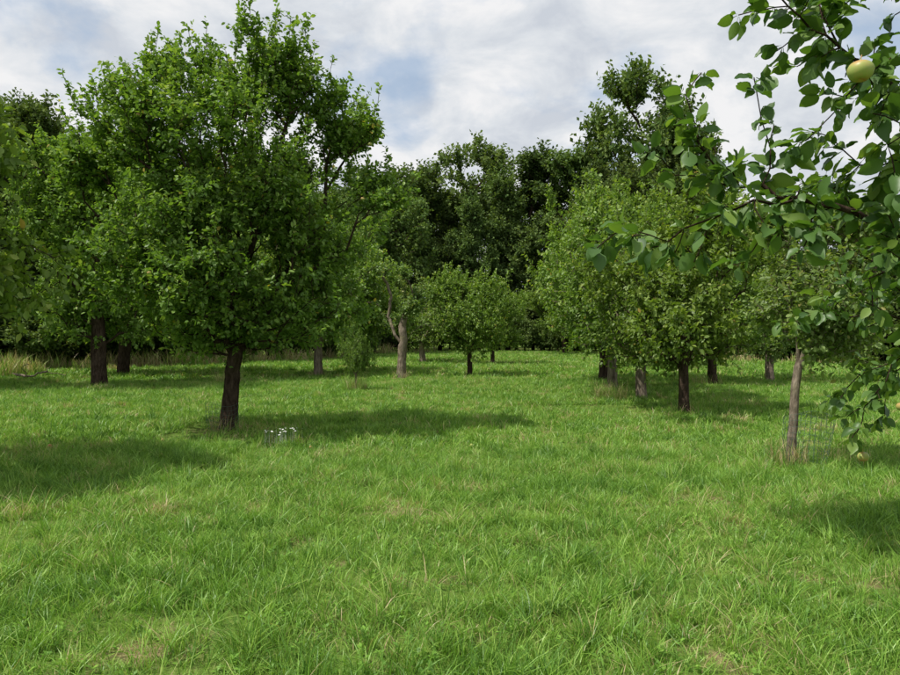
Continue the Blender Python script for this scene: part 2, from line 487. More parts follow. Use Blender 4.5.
def lobes_targets(rng, n, center, rad, K, lr, gap=-0.1, nf=0.9, shell=0.5, zmin=None, spread=(0.35, 0.78), lvar=(0.7, 1.15)):
    center = np.array(center, float); rad = np.array(rad, float)
    d = norm(rng.normal(0, 1, (K, 3)))
    cen = center+d*rad*rng.uniform(spread[0], spread[1], (K, 1))
    R = lr*rng.uniform(lvar[0], lvar[1], K)*rad.min()
    W = R**2; W = W/W.sum()
    out = []
    sd = rng.uniform(0, 99)
    while len(out) < n:
        k = rng.choice(K, p=W)
        q = cen[k]+norm(rng.normal(0, 1, 3))*R[k]*rng.random()**shell*np.array([1, 1, 0.8])
        if zmin is not None and q[2] < zmin + 0.25*mnoise.noise(Vector((q[0]*1.3, q[1]*1.3, sd))): continue
        if mnoise.noise(Vector((q*nf+sd).tolist())) < gap: continue
        out.append(q)
    return np.array(out)

def make_tree(name, seed, trunk_pts, R0, targets, center, leafmat, barkmat, nshoot=4, nleaf=10, slen=0.3, lsize=0.075,
              tmpl=T_simple, up=0.5, out=0.6, rt=0.005, step=0.3, kbig=10, sprouts=0, sprout_len=0.7, tint0=0.45, wpath=0.45, jit=0.12):
    t = Tree(seed)
    t.polyline(trunk_pts[:1], -1)
    t.polyline(trunk_pts[1:2], 0, step=0.12, jit=0.006)
    nb = len(t.P)-1
    t.polyline(trunk_pts[2:], nb, step=0.25, jit=0.03)
    tips = t.attract(targets, nb, step=step, wpath=wpath, jit=jit)
    sp = []
    if sprouts:
        P = np.array(t.P); tp = P[tips]
        sc = tp[:, 2]+0.35*np.linalg.norm(tp[:, :2], axis=1)+t.rng.normal(0, 0.7, len(tp))
        top = np.argsort(-sc)[:sprouts*3]
        top = t.rng.choice(top, sprouts, replace=False)
        for i in top:
            b = tips[i]; p = t.P[b]
            L = sprout_len*t.rng.uniform(0.4, 1.15)
            dd = norm(np.array([*(t.rng.normal(0, 0.25, 2)+(p[:2]-np.array(center)[:2])*0.16), 1.0]))
            last = b
            for k in range(1, 6):
                last = t.add(p+dd*L*k/5+t.rng.normal(0, 0.012, 3), last); sp.append(last)
    Vs, Fs, off = t.wood(R0, rt, kbig=kbig)
    V, F, ti, TV, TF = t.shoots(tips, np.array(center), nshoot, nleaf, slen, lsize, tmpl, up, out, tint0)
    if sp:
        V2, F2, ti2, TV2, TF2 = t.shoots(sp, np.array(center), 2, 6, slen*0.45, lsize, tmpl, 0.8, 0.1, tint0+0.12)
        F = np.concatenate([F, F2+len(V)]); V = np.concatenate([V, V2]); ti = np.concatenate([ti, ti2])
        TF = np.concatenate([TF, TF2+len(TV)]); TV = np.concatenate([TV, TV2])
    wm = merge_wood(name+"_trunk", Vs, Fs, TV, TF, barkmat)
    lm = mesh_from(name+"_leaves", V, [F], leafmat, {"tint": ti})
    return wm, lm, t, tips

def place_tree(name, meshes, loc, scale=1.0, rot=0.0, parent=None):
    e = obj(name, None, parent, (loc[0], loc[1], float(hgt(loc[0], loc[1]))-0.03))
    e.rotation_euler = (0, 0, rot)
    e.scale = scale if hasattr(scale, '__len__') else (scale,)*3
    obj("trunk_and_limbs", meshes[0], e); obj("crown_leaves", meshes[1], e)
    return e

def apple_mesh():
    prof = []
    for i in range(13):
        t = math.pi*i/12
        r = math.sin(t)*(1.0+0.06*math.cos(t)); z = 0.88*math.cos(t)
        dim = 0.30*math.exp(-(math.sin(t)/0.32)**2)
        z -= math.copysign(dim, math.cos(t)) if abs(math.cos(t)) > 0.2 else 0
        prof.append((r, z))
    K = 20; V = []; F = []
    for r, z in prof:
        for j in range(K):
            a = 2*math.pi*j/K
            rr = r*(1+0.02*math.cos(5*a))
            V.append((rr*math.cos(a), rr*math.sin(a), z))
    for i in range(12):
        for j in range(K):
            jn = (j+1) % K
            F.append((i*K+j, (i+1)*K+j, (i+1)*K+jn, i*K+jn))
    o = len(V)
    for z, x in ((0.5, 0), (1.1, 0.05), (1.5, 0.18)):
        for j in range(4):
            a = math.pi/2*j; V.append((x+0.05*math.cos(a), 0.05*math.sin(a), z))
    for i in range(2):
        for j in range(4):
            jn = (j+1) % 4; F.append((o+i*4+j, o+i*4+jn, o+(i+1)*4+jn, o+(i+1)*4+j))
    return np.array(V), np.array(F)
AV, AF = apple_mesh()
def apples(name, pts, radii, rng, parent=None, tumble=0.3):
    Vs = []; Fs = []; off = 0
    for p, r in zip(pts, radii):
        ax, ay = rng.normal(0, tumble, 2); az = rng.uniform(0, 6.28)
        M = np.array(Euler((ax, ay, az)).to_matrix())
        Vs.append(AV@M.T*r+np.array(p)); Fs.append(AF+off); off += len(AV)
    return obj(name, mesh_from(name, np.concatenate(Vs), [np.concatenate(Fs)], M_apple, smooth=True), parent)

# ------------------------------------------------------------------ MAIN TREE
rg = np.random.default_rng(101)
ctr = np.array([0.25, 0, 3.6])
tg = np.concatenate([
    lobes_targets(rg, 720, (0.3, 0, 3.2), (3.1, 2.5, 2.0), 34, 0.46, gap=-0.25, zmin=1.5),
    lobes_targets(rg, 330, (0.3, 0, 2.3), (2.9, 2.3, 0.95), 20, 0.9, gap=-0.25, zmin=1.38),
    lobes_targets(rg, 520, (0.2, 0, 4.9), (2.5, 2.0, 1.65), 26, 0.48, gap=-0.22, zmin=2.0),
    lobes_targets(rg, 60, (2.2, -0.1, 5.0), (0.8, 0.6, 0.35), 4, 0.6, gap=-0.3),
    lobes_targets(rg, 50, (2.6, -0.2, 4.1), (0.6, 0.6, 0.4), 5, 0.6, gap=-0.3),
    lobes_targets(rg, 60, (-2.1, -0.1, 4.5), (0.8, 0.6, 0.6), 5, 0.6, gap=-0.3),
    lobes_targets(rg, 70, (0.9, -0.3, 6.1), (0.9, 0.6, 0.6), 6, 0.7, gap=-0.3),
    lobes_targets(rg, 60, (-0.7, 0, 6.0), (0.9, 0.6, 0.6), 6, 0.7, gap=-0.3)])
main = make_tree("main_apple", 1, [(0, 0, -0.1), (0.10, 0, 1.3), (0.06, 0.05, 1.8), (0.15, 0, 2.4)], 0.135, tg, ctr,
                 M_leaf, M_bark, nshoot=4, nleaf=11, slen=0.32, lsize=0.085, sprouts=190, sprout_len=0.75, kbig=14, wpath=0.55)
mt = place_tree("apple_tree", main, (-3.83, 11.9))
P = np.array(main[2].P)[main[3]]
sel = P[rg.choice(len(P), 50, replace=False)]
apples("apples", sel-np.array([0, 0.10, 0.06]), rg.uniform(0.028, 0.036, 50), rg, mt)

# ------------------------------------------------------------------ orchard variants
def generic(seed, leafmat, barkmat, rx=2.2, rz=1.75, cz=3.3, zmin=1.3, n=560, lsz=0.10, fork=1.2, R0=0.13, K=16, lr=0.48, spr=50, **kw):
    r = np.random.default_rng(seed)
    ox, oy = r.uniform(-0.2, 0.2, 2)
    tg = np.concatenate([lobes_targets(r, int(n*0.74), (ox, oy, cz), (rx, rx, rz), K, lr, gap=-0.15, zmin=zmin, spread=(0.3, 0.9), lvar=(0.5, 1.15)),
                         lobes_targets(r, int(n*0.26), (0, 0, zmin+0.42*rz), (rx, rx, 0.5*rz), 11, 0.9, gap=-0.2, zmin=zmin, spread=(0.3, 0.85))])
    lx, ly = r.uniform(-0.08, 0.08, 2)
    return make_tree("orchard%d" % seed, seed, [(0, 0, -0.1), (lx, ly, fork), (lx*1.2, ly, fork+0.4), (lx, ly, cz)], R0, tg, (0, 0, cz),
                     leafmat, barkmat, nshoot=4, nleaf=9, slen=0.32, lsize=lsz, sprouts=spr, sprout_len=0.7, **kw)
G = [generic(s, M_leaf, M_bark, n=680) for s in (11, 12)]
L_ = [generic(s, M_leaf, M_bark, rx=2.0, rz=1.75, cz=2.5, zmin=0.88, fork=0.85, R0=0.11, n=680, K=18) for s in (21, 22)]
Lp = [generic(s, M_leaf, M_bark_lt, rx=2.0, rz=1.7, cz=2.5, zmin=1.0, fork=0.95, R0=0.13, n=600, K=18) for s in (23, 24)]
BG = [generic(s, M_leaf, M_bark, rx=3.5, rz=3.1, cz=4.9, zmin=1.45, fork=1.3, R0=0.24, n=1400, lsz=0.125, K=28, lr=0.42, spr=110) for s in (25, 26)]
Gl = generic(15, M_leaf_lt, M_bark_lt, rx=2.0, rz=1.5, cz=2.4, zmin=0.9, fork=0.95, n=440)

R = math.radians
place_tree("apple_tree", G[0], (-6.65, 7.6), (1.12, 1.12, 1.28), R(40))
place_tree("apple_tree", BG[0], (-11.2, 22.0), (0.98, 0.98, 1.08), R(200))
place_tree("apple_tree", BG[1], (-17.0, 20.5), (0.95, 0.95, 1.0), R(100))
place_tree("apple_tree", BG[1], (-13.5, 28.5), (1.0, 1.0, 1.1), R(20))
place_tree("apple_tree", Lp[0], (-8.4, 27.0), (1.5, 1.5, 1.55), R(20))
place_tree("apple_tree", Lp[1], (-5.3, 27.6), (1.3, 1.3, 1.45), R(75))
place_tree("apple_tree", L_[0], (-3.9, 30.5), (1.25, 1.25, 1.45), R(160))
place_tree("apple_tree", Lp[1], (-2.75, 20.2), (0.26, 0.26, 0.50), R(250))
place_tree("apple_tree", L_[1], (0.78, 27.6), (0.9, 0.9, 1.08), R(300))
place_tree("apple_tree", L_[0], (2.4, 39), (1.05, 1.05, 1.0), R(10))
place_tree("apple_tree", Gl, (-1.6, 41), (1.3, 1.3, 1.3), R(140))
# right hand group
place_tree("apple_tree", L_[0], (4.84, 14.3), (0.95, 0.95, 1.10), R(15))
place_tree("apple_tree", Lp[0], (4.78, 17.2), (0.98, 0.98, 1.08), R(120))
place_tree("apple_tree", Lp[1], (4.80, 20.3), (1.08, 1.08, 1.28), R(220))
place_tree("apple_tree", L_[1], (5.4, 24.3), (1.35, 1.35, 1.75), R(220))
place_tree("apple_tree", G[0], (8.6, 22.5), (1.1, 1.1, 0.98), R(330))
place_tree("apple_tree", Gl, (11.6, 25.0), (1.1, 1.1, 1.2), R(90))
place_tree("apple_tree", L_[0], (9.4, 34), (1.4, 1.4, 1.4), R(60))
place_tree("apple_tree", G[1], (9.4, 57), (1.3, 1.3, 1.2), R(60))

# half-dead apple tree with pale bare curving limbs
r = np.random.default_rng(77)
dt = Tree(77)
dt.polyline([(0, 0, -0.1)], -1); dt.polyline([(0.03, 0, 1.2)], 0, 0.12, 0.01); nb = len(dt.P)-1
dt.polyline([(0.05, 0, 1.7), (0.1, 0.1, 2.3), (0.45, 0.1, 2.65), (0.9, 0, 2.5)], nb, 0.15, 0.02)
dt.polyline([(-0.25, 0, 1.6), (-0.5, 0.2, 2.3), (-0.4, 0.2, 3.0), (-0.5, 0.2, 3.5)], nb, 0.15, 0.02)
dt.polyline([(0.4, -0.1, 1.7), (0.8, -0.1, 2.0), (1.3, 0.1, 1.9)], nb, 0.15, 0.02)
tg = lobes_targets(r, 150, (-0.2, 0, 2.9), (1.6, 1.2, 1.3), 12, 0.35, gap=-0.1, zmin=1.3)
tips = dt.attract(tg, nb, step=0.3)
Vs, Fs, off = dt.wood(0.17, 0.010)
V, F, ti, TV, TF = dt.shoots(tips, np.array([0, 0, 2.8]), 4, 8, 0.3, 0.10, T_simple, 0.3, 0.6)
dead = (merge_wood("old_trunk", Vs, Fs, TV, TF, M_bark_lt), mesh_from("old_leaves", V, [F], M_leaf_lt, {"tint": ti}))
place_tree("old_apple_tree", dead, (-1.8, 25.7), 1.0, 0)

# young light-leaved tree right
r = np.random.default_rng(31)
tg = np.concatenate([lobes_targets(r, 360, (0.75, 0, 2.1), (1.35, 1.1, 0.95), 16, 0.45, gap=-0.18, zmin=1.0, spread=(0.3, 0.9)),
                     lobes_targets(r, 130, (0.3, 0, 2.9), (0.95, 0.7, 0.5), 8, 0.6, gap=-0.15)])
young = make_tree("young_apple", 32, [(0, 0, -0.1), (0.10, 0.0, 1.25), (0.12, 0, 1.7), (0.2, 0, 2.5)], 0.055, tg, (0.6, 0, 1.9),
                  M_leaf_lt, M_bark_lt, nshoot=4, nleaf=8, slen=0.27, lsize=0.072, sprouts=40, sprout_len=0.45, kbig=12, rt=0.0028, wpath=0.2)
place_tree("young_apple_tree", young, (4.28, 8.7))

# ------------------------------------------------------------------ FOREGROUND TREE (trunk right of frame)
ft = Tree(55)
TX, TY = 3.15, 1.9
ft.polyline([(TX, TY, -0.1)], -1); ft.polyline([(TX-0.1, TY, 1.25)], 0, 0.12, 0.006); nb = len(ft.P)-1
lead = ft.polyline([(TX-0.05, TY, 2.2), (TX+0.1, TY, 3.4), (TX, TY, 4.4)], nb, 0.2, 0.03)
hand0 = len(ft.P)
def br(pts, par, jit=0.008):
    n0 = len(ft.P); last = ft.polyline(pts, par, 0.05, jit); return last, list(range(n0, last+1))
la, ra = br([(2.5, 2.0, 1.62), (1.9, 2.1, 1.74), (1.55, 2.12, 1.82), (1.37, 2.10, 1.895), (1.216, 2.08, 1.956), (1.064, 2.06, 2.01)], nb)
l1, r1 = br([(0.942, 2.10, 2.053), (0.806, 2.16, 2.077)], la)
l2, r2 = br([(0.882, 2.0, 1.986), (0.76, 1.98, 1.934), (0.63, 2.0, 1.884), (0.52, 2.02, 1.90)], la)
l3, r3 = br([(0.79, 2.12, 2.162), (0.735, 2.10, 2.254), (0.715, 2.10, 2.34)], r1[-3])
l3b, r3b = br([(0.70, 2.14, 2.10), (0.62, 2.14, 2.16)], r1[-2])
l3c, r3c = br([(0.86, 2.2, 2.14), (0.84, 2.22, 2.22)], r1[2])
l4, r4 = br([(0.985, 2.12, 2.162), (0.965, 2.15, 2.27), (0.95, 2.15, 2.36)], r1[1])
l4b, r4b = br([(0.88, 1.92, 1.90), (0.80, 1.90, 1.80)], r2[2])
l4c, r4c = br([(1.02, 1.95, 1.93), (0.97, 1.9, 1.84)], ra[-2])
lb, rb = br([(2.7, 2.0, 2.0), (1.95, 2.1, 2.15), (1.55, 2.15, 2.24), (1.37, 2.12, 2.34), (1.246, 2.1, 2.436), (1.125, 2.08, 2.497), (1.0, 2.05, 2.573), (0.93, 2.0, 2.66)], nb+3)
l5, r5 = br([(1.19, 2.0, 2.34), (1.10, 1.98, 2.25), (1.04, 1.96, 2.18)], rb[-11])
l6, r6 = br([(1.35, 2.25, 2.15), (1.28, 2.3, 2.26)], rb[-20])
l7, r7 = br([(1.30, 2.0, 1.82), (1.20, 1.98, 1.76)], ra[-8])
l8, r8 = br([(1.50, 2.3, 2.0), (1.36, 2.35, 2.08), (1.22, 2.4, 2.13)], ra[-13])
l11, r11 = br([(1.45, 2.0, 2.55), (1.30, 2.0, 2.68)], rb[-15])
l12, r12 = br([(1.35, 1.95, 2.20), (1.22, 1.92, 2.14)], rb[-17])
l13, r13 = br([(1.50, 2.0, 2.05), (1.38, 1.98, 2.10)], ra[-14])
l15, r15 = br([(1.45, 2.0, 1.70), (1.38, 1.98, 1.58)], ra[-13])
l16, r16 = br([(1.55, 2.2, 1.62), (1.50, 2.2, 1.46)], ra[-17])
l17, r17 = br([(1.60, 2.3, 2.35), (1.48, 2.35, 2.45)], rb[-22])
l18, r18 = br([(1.12, 2.1, 2.58), (1.14, 2.15, 2.68)], rb[-8])
ld_, rd = br([(2.8, 2.6, 1.55), (2.3, 3.0, 1.62), (1.957, 3.05, 1.674), (1.696, 3.1, 1.687), (1.50, 3.1, 1.657)], nb)
l9, r9 = br([(1.95, 3.0, 1.50), (1.87, 2.98, 1.40), (1.80, 3.0, 1.27), (1.78, 3.0, 1.16)], rd[-14])
l9b, r9b = br([(1.98, 3.1, 1.40), (1.95, 3.1, 1.24)], r9[2])
l9c, r9c = br([(1.80, 3.05, 1.42), (1.72, 3.05, 1.32)], r9[4])
l10, r10 = br([(1.80, 3.1, 1.80), (1.72, 3.1, 1.92)], rd[-9])
l14, r14 = br([(1.95, 3.1, 1.85), (1.85, 3.15, 2.0)], rd[-15])
lh, rh = br([(TX-0.4, TY+0.6, 4.3), (2.0, 3.2, 5.2), (0.9, 4.4, 5.7)], lead, 0.02)  # unseen high limb, added to carry the shadow-casting lobe
r = np.random.default_rng(56)
crown_t = np.concatenate([lobes_targets(r, 240, (3.9, 1.2, 3.2), (1.5, 1.6, 1.3), 12, 0.45, gap=-0.1, zmin=1.4),
                          lobes_targets(r, 60, (2.95, 2.6, 2.6), (0.6, 0.7, 0.9), 6, 0.6, gap=-0.1, zmin=1.4),
                          lobes_targets(r, 130, (0.8, 4.5, 5.9), (1.2, 1.1, 0.5), 8, 0.9, gap=-0.3, zmin=5.0)])  # last lobe: added above the frame, unseen, to shade the lower-right grass
crown_t = crown_t[(crown_t[:, 0] > 0.66*crown_t[:, 1]+0.35) | (crown_t[:, 2] > 5.0)]
SIDE = []
def side_twigs(nodes, prob, L0, upb=0.1):
    rng = ft.rng
    for k in nodes:
        if rng.random() > prob: continue
        p = ft.P[k]; d = norm(p-ft.P[ft.par[k]])
        rr = rng.normal(0, 1, 3); rr = norm(rr-d*np.dot(rr, d))
        dd = norm(rr+d*0.6+np.array([0, 0, upb])); L = L0*rng.uniform(0.5, 1.2); last = k
        m = max(2, int(L/0.035))
        for j in range(1, m+1):
            last = ft.add(p+dd*L*j/m+rng.normal(0, 0.003, 3)-np.array([0, 0, 0.15*L*(j/m)**2]), last); SIDE.append(last)
side_twigs(ra[-12:], 0.7, 0.12); side_twigs(r1+r2, 0.75, 0.11); side_twigs(r3+r3c+r4+r4c+r5, 0.6, 0.08, 0.3)
side_twigs(rb[-26:], 0.9, 0.14, 0.2); side_twigs(r6+r7+r8+r11+r12+r13+r15+r16+r17+r18, 0.9, 0.13); side_twigs(ra[-22:-12], 1.0, 0.16, 0.3)
side_twigs(rd[-22:], 0.75, 0.15, 0.1); side_twigs(r9+r9b+r9c, 0.65, 0.10, -0.2); side_twigs(r10+r14, 0.7, 0.12, 0.2)
hand1 = len(ft.P)
base_n = rh[-1]+1
sub = Tree(57); sub.P = list(ft.P[:base_n]); sub.par = list(ft.par[:base_n]); sub.plen = list(ft.plen[:base_n])
far_mask = np.array([0.0 if (p[0] > 0.66*p[1]+0.3 or p[2] > 4) else 50.0 for p in sub.P])
sub.plen = list(np.array(sub.plen)+far_mask)
ctips = sub.attract(crown_t, nb, step=0.25)
extraP = sub.P[base_n:]; extrapar = sub.par[base_n:]
shift = len(ft.P)-base_n
for p, q in zip(extraP, extrapar):
    ft.add(p, q+shift if q >= base_n else q)
ctips = [c+shift for c in ctips]
ft.slim = (hand0, hand1)
Vs, Fs, off = ft.wood(0.13, 0.0022, kbig=14)
def spur_leaves(nodes, per, lsize, keep=1.0):
    rng = ft.rng; P = np.array(ft.P); par = np.array(ft.par)
    nodes = np.array([k for k in nodes if rng.random() < keep])
    d = norm(P[nodes]-P[par[nodes]])
    I = np.repeat(np.arange(len(nodes)), per); m = len(I)
    rr = rng.normal(0, 1, (m, 3)); rr = norm(rr-d[I]*np.sum(rr*d[I], 1, keepdims=True))
    spur = P[nodes][I]+rr*rng.uniform(0, 0.008, (m, 1))
    ld = rr*rng.uniform(0.6, 1.1, (m, 1))+d[I]*rng.uniform(0.1, 1.1, (m, 1)); ld[:, 2] -= rng.uniform(0.0, 0.7, m)
    sz = lsize*0.90*rng.uniform(0.45, 1.2, m)
    V, F, k = place_leaves(rng, spur, ld, sz, T_detail, 0.6)
    return V, F, np.repeat(np.clip(rng.normal(0.48, 0.28, m), 0, 1), k)
parts = []
for nodes, per, ls, kp in ((ra[-12:], 4, 0.085, 0.6), (r1, 4, 0.085, 1), (r2, 5, 0.085, 0.9), (r3, 5, 0.08, 1), (r3b, 5, 0.08, 1), (r3c, 4, 0.08, 1), (r4, 5, 0.075, 0.9), (r4b, 4, 0.085, 1), (r4c, 4, 0.085, 1), (rb[-26:], 5, 0.085, 0.9), (r5, 5, 0.085, 1), (r6, 5, 0.085, 1),
                           (r7, 5, 0.085, 1), (r8, 5, 0.085, 1), (rd[-22:], 4, 0.075, 0.9), (r9, 4, 0.075, 1), (r9b, 4, 0.075, 1), (r9c, 4, 0.075, 1), (r10, 5, 0.07, 1), (r14, 5, 0.07, 1), (r11, 6, 0.085, 1), (r12, 5, 0.085, 1), (r13, 5, 0.085, 1),
                           (r15, 5, 0.085, 1), (r16, 5, 0.085, 1), (r17, 6, 0.085, 1), (r18, 6, 0.085, 1), (ra[-22:-12], 5, 0.085, 1), (SIDE, 4, 0.080, 0.95)):
    parts.append(spur_leaves(nodes, per, ls, kp))
V, F, ti, TV, TF = ft.shoots(ctips, np.array([3.4, 2, 3.0]), 4, 7, 0.25, 0.085, T_simple, 0.3, 0.5)
fgw = merge_wood("near_trunk", Vs, Fs, TV, TF, M_bark)
fg = obj("overhanging_apple_tree", None)
obj("trunk_and_limbs", fgw, fg)
obj("crown_leaves", mesh_from("near_crown", V, [F], M_leaf, {"tint": ti}), fg)
o = 0; VV = []; FF = []; TT = []
for v, f, t_ in parts:
    VV.append(v); FF.append(f+o); TT.append(t_); o += len(v)
obj("branch_leaves", mesh_from("near_branch_leaves", np.concatenate(VV), [np.concatenate(FF)], M_leaf_fg, {"tint": np.concatenate(TT)}, smooth=True), fg)
apples("apples", [(1.105, 1.86, 2.31), (1.785, 2.98, 1.075), (1.45, 2.2, 2.12), (1.90, 2.9, 1.30)], [0.033, 0.024, 0.03, 0.022], r, fg, 0.2)

# ------------------------------------------------------------------ forest
def forest_var(seed, H, Rr, zmin, n, lsz):
    r = np.random.default_rng(seed)
    cz = H*0.56; rz = H*0.44
    tg = lobes_targets(r, n, (0, 0, cz), (Rr, Rr, rz), 24, 0.5, gap=-0.08, nf=0.4, zmin=zmin, spread=(0.3, 0.92), lvar=(0.5, 1.15))
    return make_tree("forest%d" % seed, seed, [(0, 0, -0.2), (0.2, 0, H*0.2), (0.3, 0.3, H*0.45), (0, 0, H*0.75)], 0.30, tg, (0, 0, cz),
                     M_forest, M_bark, nshoot=6, nleaf=8, slen=0.85, lsize=lsz, rt=0.012, step=0.8, kbig=8, tmpl=T_far, wpath=0.3)
FV = [forest_var(61, 16, 4.2, 1.8, 480, 0.30), forest_var(62, 17, 3.6, 1.8, 480, 0.30), forest_var(63, 15, 4.8, 1.5, 520, 0.31), forest_var(64, 18, 3.2, 2.0, 440, 0.29)]
r = np.random.default_rng(65)
tg = lobes_targets(r, 240, (0, 0, 1.5), (2.0, 2.0, 1.5), 16, 0.5, gap=-0.15, zmin=0.15)
SH = make_tree("shrub", 66, [(0, 0, -0.1), (0, 0, 0.3), (0, 0, 1.0)], 0.08, tg, (0, 0, 1.0), M_forest, M_bark, nshoot=5, nleaf=8, slen=0.4, lsize=0.17, tmpl=T_far)
forest = obj("forest_treeline", None)
def ftree(x, y, h, kind=None):
    k = int(r.integers(0, 4)) if kind is None else kind
    base = [16, 17, 15, 18][k]
    s = h/base
    sx = s*r.uniform(0.8, 1.05)
    place_tree("forest_tree", FV[k], (x, y), (sx, sx, s), r.uniform(0, 6.28), forest)
def row(azs, ds, hs, nn, jy=2.0, hj=0.12):
    for i in range(nn):
        az = azs[0]+(azs[-1]-azs[0])*(i+r.uniform(-0.25, 0.25))/(nn-1)
        d = np.interp(az, azs, ds)+r.uniform(-jy, jy); h = np.interp(az, azs, hs)*r.uniform(1-hj, 1+hj)
        ftree(az*d, d, h)
AZ = [-0.95, -0.5, -0.35, -0.2, -0.08, 0.0, 0.1, 0.2, 0.3, 0.42, 0.6, 0.95]
row(AZ, [34, 38, 42, 50, 66, 72, 72, 66, 58, 48, 42, 40], [13, 13, 12.5, 13, 15, 15, 16, 19, 18, 10.5, 8, 8], 36, 2.5, 0.2)
row(AZ, [42, 46, 50, 62, 80, 86, 86, 80, 70, 58, 52, 50], [15, 15, 14, 16.5, 22.5, 23, 24.5, 29, 24, 13, 10, 9.5], 38, 2.5, 0.15)
for k_ in range(2):
    for i in range(80):
        az = -0.95+1.9*(i+0.5*k_)/79
        d = np.interp(az, AZ, [31, 35, 39, 46, 63, 69, 69, 62, 53, 43, 38, 36])+r.uniform(-0.6, 2.4)+k_*5
        s = r.uniform(0.8, 1.5)*(1+0.5*k_)
        place_tree("shrub", SH, (az*d, d), (s, s, s*r.uniform(0.8, 1.2)), r.uniform(0, 6.28), forest)

# ------------------------------------------------------------------ tall dry grass
def tufts(name, spots, hmin, hmax, wid, seed, drymix=0.7, parent=None, lean=0.7):
    r = np.random.default_rng(seed)
    P = []; L = []; ct = []
    for (x, y, rad, n, s) in spots:
        a = r.uniform(0, 6.28, n); q = rad*np.sqrt(r.random(n))
        xx = x+q*np.cos(a); yy = y+q*np.sin(a)
        P.append(np.stack([xx, yy, hgt(xx, yy)-0.02], 1)); L.append(r.uniform(hmin, hmax, n)*s); ct.append(np.full(n, r.uniform(0.0, 0.75)))
    P = np.concatenate(P); L = np.concatenate(L); ct = np.concatenate(ct); n = len(P)
    ti = np.where(r.random(n) < drymix, r.uniform(0.9, 1.1, n), ct+r.uniform(-0.1, 0.15, n))
    V, Q, T, H, TT = blades(r, P, L, np.full(n, wid)*r.uniform(0.6, 1.2, n), r.uniform(0, 6.28, n), r.uniform(0.05, lean, n), ti)
    obj(name, mesh_from(name, V, [Q, T], M_grass, {"tint": TT, "h": H}), parent)
sp = []
r2_ = np.random.default_rng(9)
for i in range(190):
    az = r2_.uniform(-0.95, -0.02) if i < 160 else r2_.uniform(0.3, 0.9)
    d = np.interp(az, AZ, [30, 33.5, 37.5, 44.5, 60.5, 66.5, 66.5, 58.5, 50.5, 41.5, 36.5, 34.5])+r2_.uniform(-1, 1)
    sp.append((az*d, d, r2_.uniform(0.3, 0.9), 60, r2_.choice([0.4, 0.7, 1.1])))
for i in range(8):
    sp.append((r2_.uniform(-17.5, -15.5), r2_.uniform(25.5, 27.5), 0.4, 60, r2_.uniform(0.8, 1.2)))
tufts("tall_dry_grass", sp, 0.4, 1.1, 0.028, 3, 0.85)
sp = [(-3.83, 11.9, 0.30, 160, 1), (4.28, 8.7, 0.24, 300, 1.2), (-2.75, 20.2, 0.35, 300, 1.9), (4.84, 14.3, 0.3, 120, 1), (4.0, 17.2, 0.45, 300, 1.6), (4.75, 20.3, 0.3, 200, 1.2), (-1.8, 25.7, 0.4, 200, 1.2), (-5.3, 27.6, 0.4, 200, 1.2), (-6.65, 7.6, 0.3, 200, 1), (5.1, 8.9, 0.3, 160, 0.9), (-7.7, 24, 0.5, 300, 1.8), (8.4, 22.5, 0.5, 200, 1.5)]
tufts("tall_grass_tufts", sp, 0.12, 0.38, 0.007, 4, 0.65)
sp = []
for i in range(620):
    y = 2.4+7.5*r2_.random()**0.9; x = r2_.uniform(-0.72, 0.72)*y
    if mnoise.noise(Vector((x*0.6, y*0.6, 9.1))) < -0.08: continue
    sp.append((x, y, r2_.uniform(0.03, 0.14), int(r2_.integers(14, 55)), r2_.uniform(0.7, 1.35)))
tufts("foreground_tussocks", sp, 0.10, 0.23, 0.0055, 6, 0.06, grass_root, 1.1)
sp = []
for i in range(460):
    y = 9.5+15*r2_.random(); x = r2_.uniform(-0.7, 0.7)*y
    if mnoise.noise(Vector((x*0.35, y*0.5, 4.1))) < 0.0: continue
    sp.append((x, y, r2_.uniform(0.05, 0.2), int(r2_.integers(14, 40)), r2_.uniform(0.7, 1.2)))
tufts("meadow_tussocks", sp, 0.10, 0.24, 0.010, 7, 0.10, grass_root, 1.0)

# ------------------------------------------------------------------ wire tree guards
def wire_guard(name, loc, R0, Hh, nv, nh, thick, lean):
    P0 = []; P1 = []
    pts = np.zeros((nh+1, nv, 3))
    for i in range(nh+1):
        for j in range(nv):
            a = 2*math.pi*j/nv; rr = R0*(1+0.12*math.sin(2*a+i*0.3))
            pts[i, j] = (loc[0]+rr*math.cos(a)+lean*i/nh, loc[1]+rr*math.sin(a), float(hgt(loc[0], loc[1]))+Hh*i/nh+0.04*math.sin(a*2))
    for i in range(nh+1):
        for j in range(nv):
            P0.append(pts[i, j]); P1.append(pts[i, (j+1) % nv])
            if i < nh: P0.append(pts[i, j]); P1.append(pts[i+1, j])
    P0 = np.array(P0); P1 = np.array(P1); d = norm(P1-P0)
    u = norm(np.cross(d, [0.3, 0.5, 0.8])); v = np.cross(d, u)
    V = []
    for c in (P0, P1):
        for j in range(4):
            a = math.pi/2*j; V.append(c+thick*(math.cos(a)*u+math.sin(a)*v))
    V = np.stack(V, 1); b = (np.arange(len(P0))*8)[:, None, None]
    j = np.arange(4); jn = (j+1) % 4
    F = (b+np.stack([j, jn, jn+4, j+4], 1)[None]).reshape(-1, 4)
    obj(name, mesh_from(name, V.reshape(-1, 3), [F], M_wire))
wire_guard("wire_tree_guard", (4.48, 8.72), 0.26, 0.62, 26, 8, 0.0018, 0.06)
wire_guard("wire_tree_guard", (-3.9, 11.85), 0.24, 0.45, 22, 6, 0.0018, -0.03)

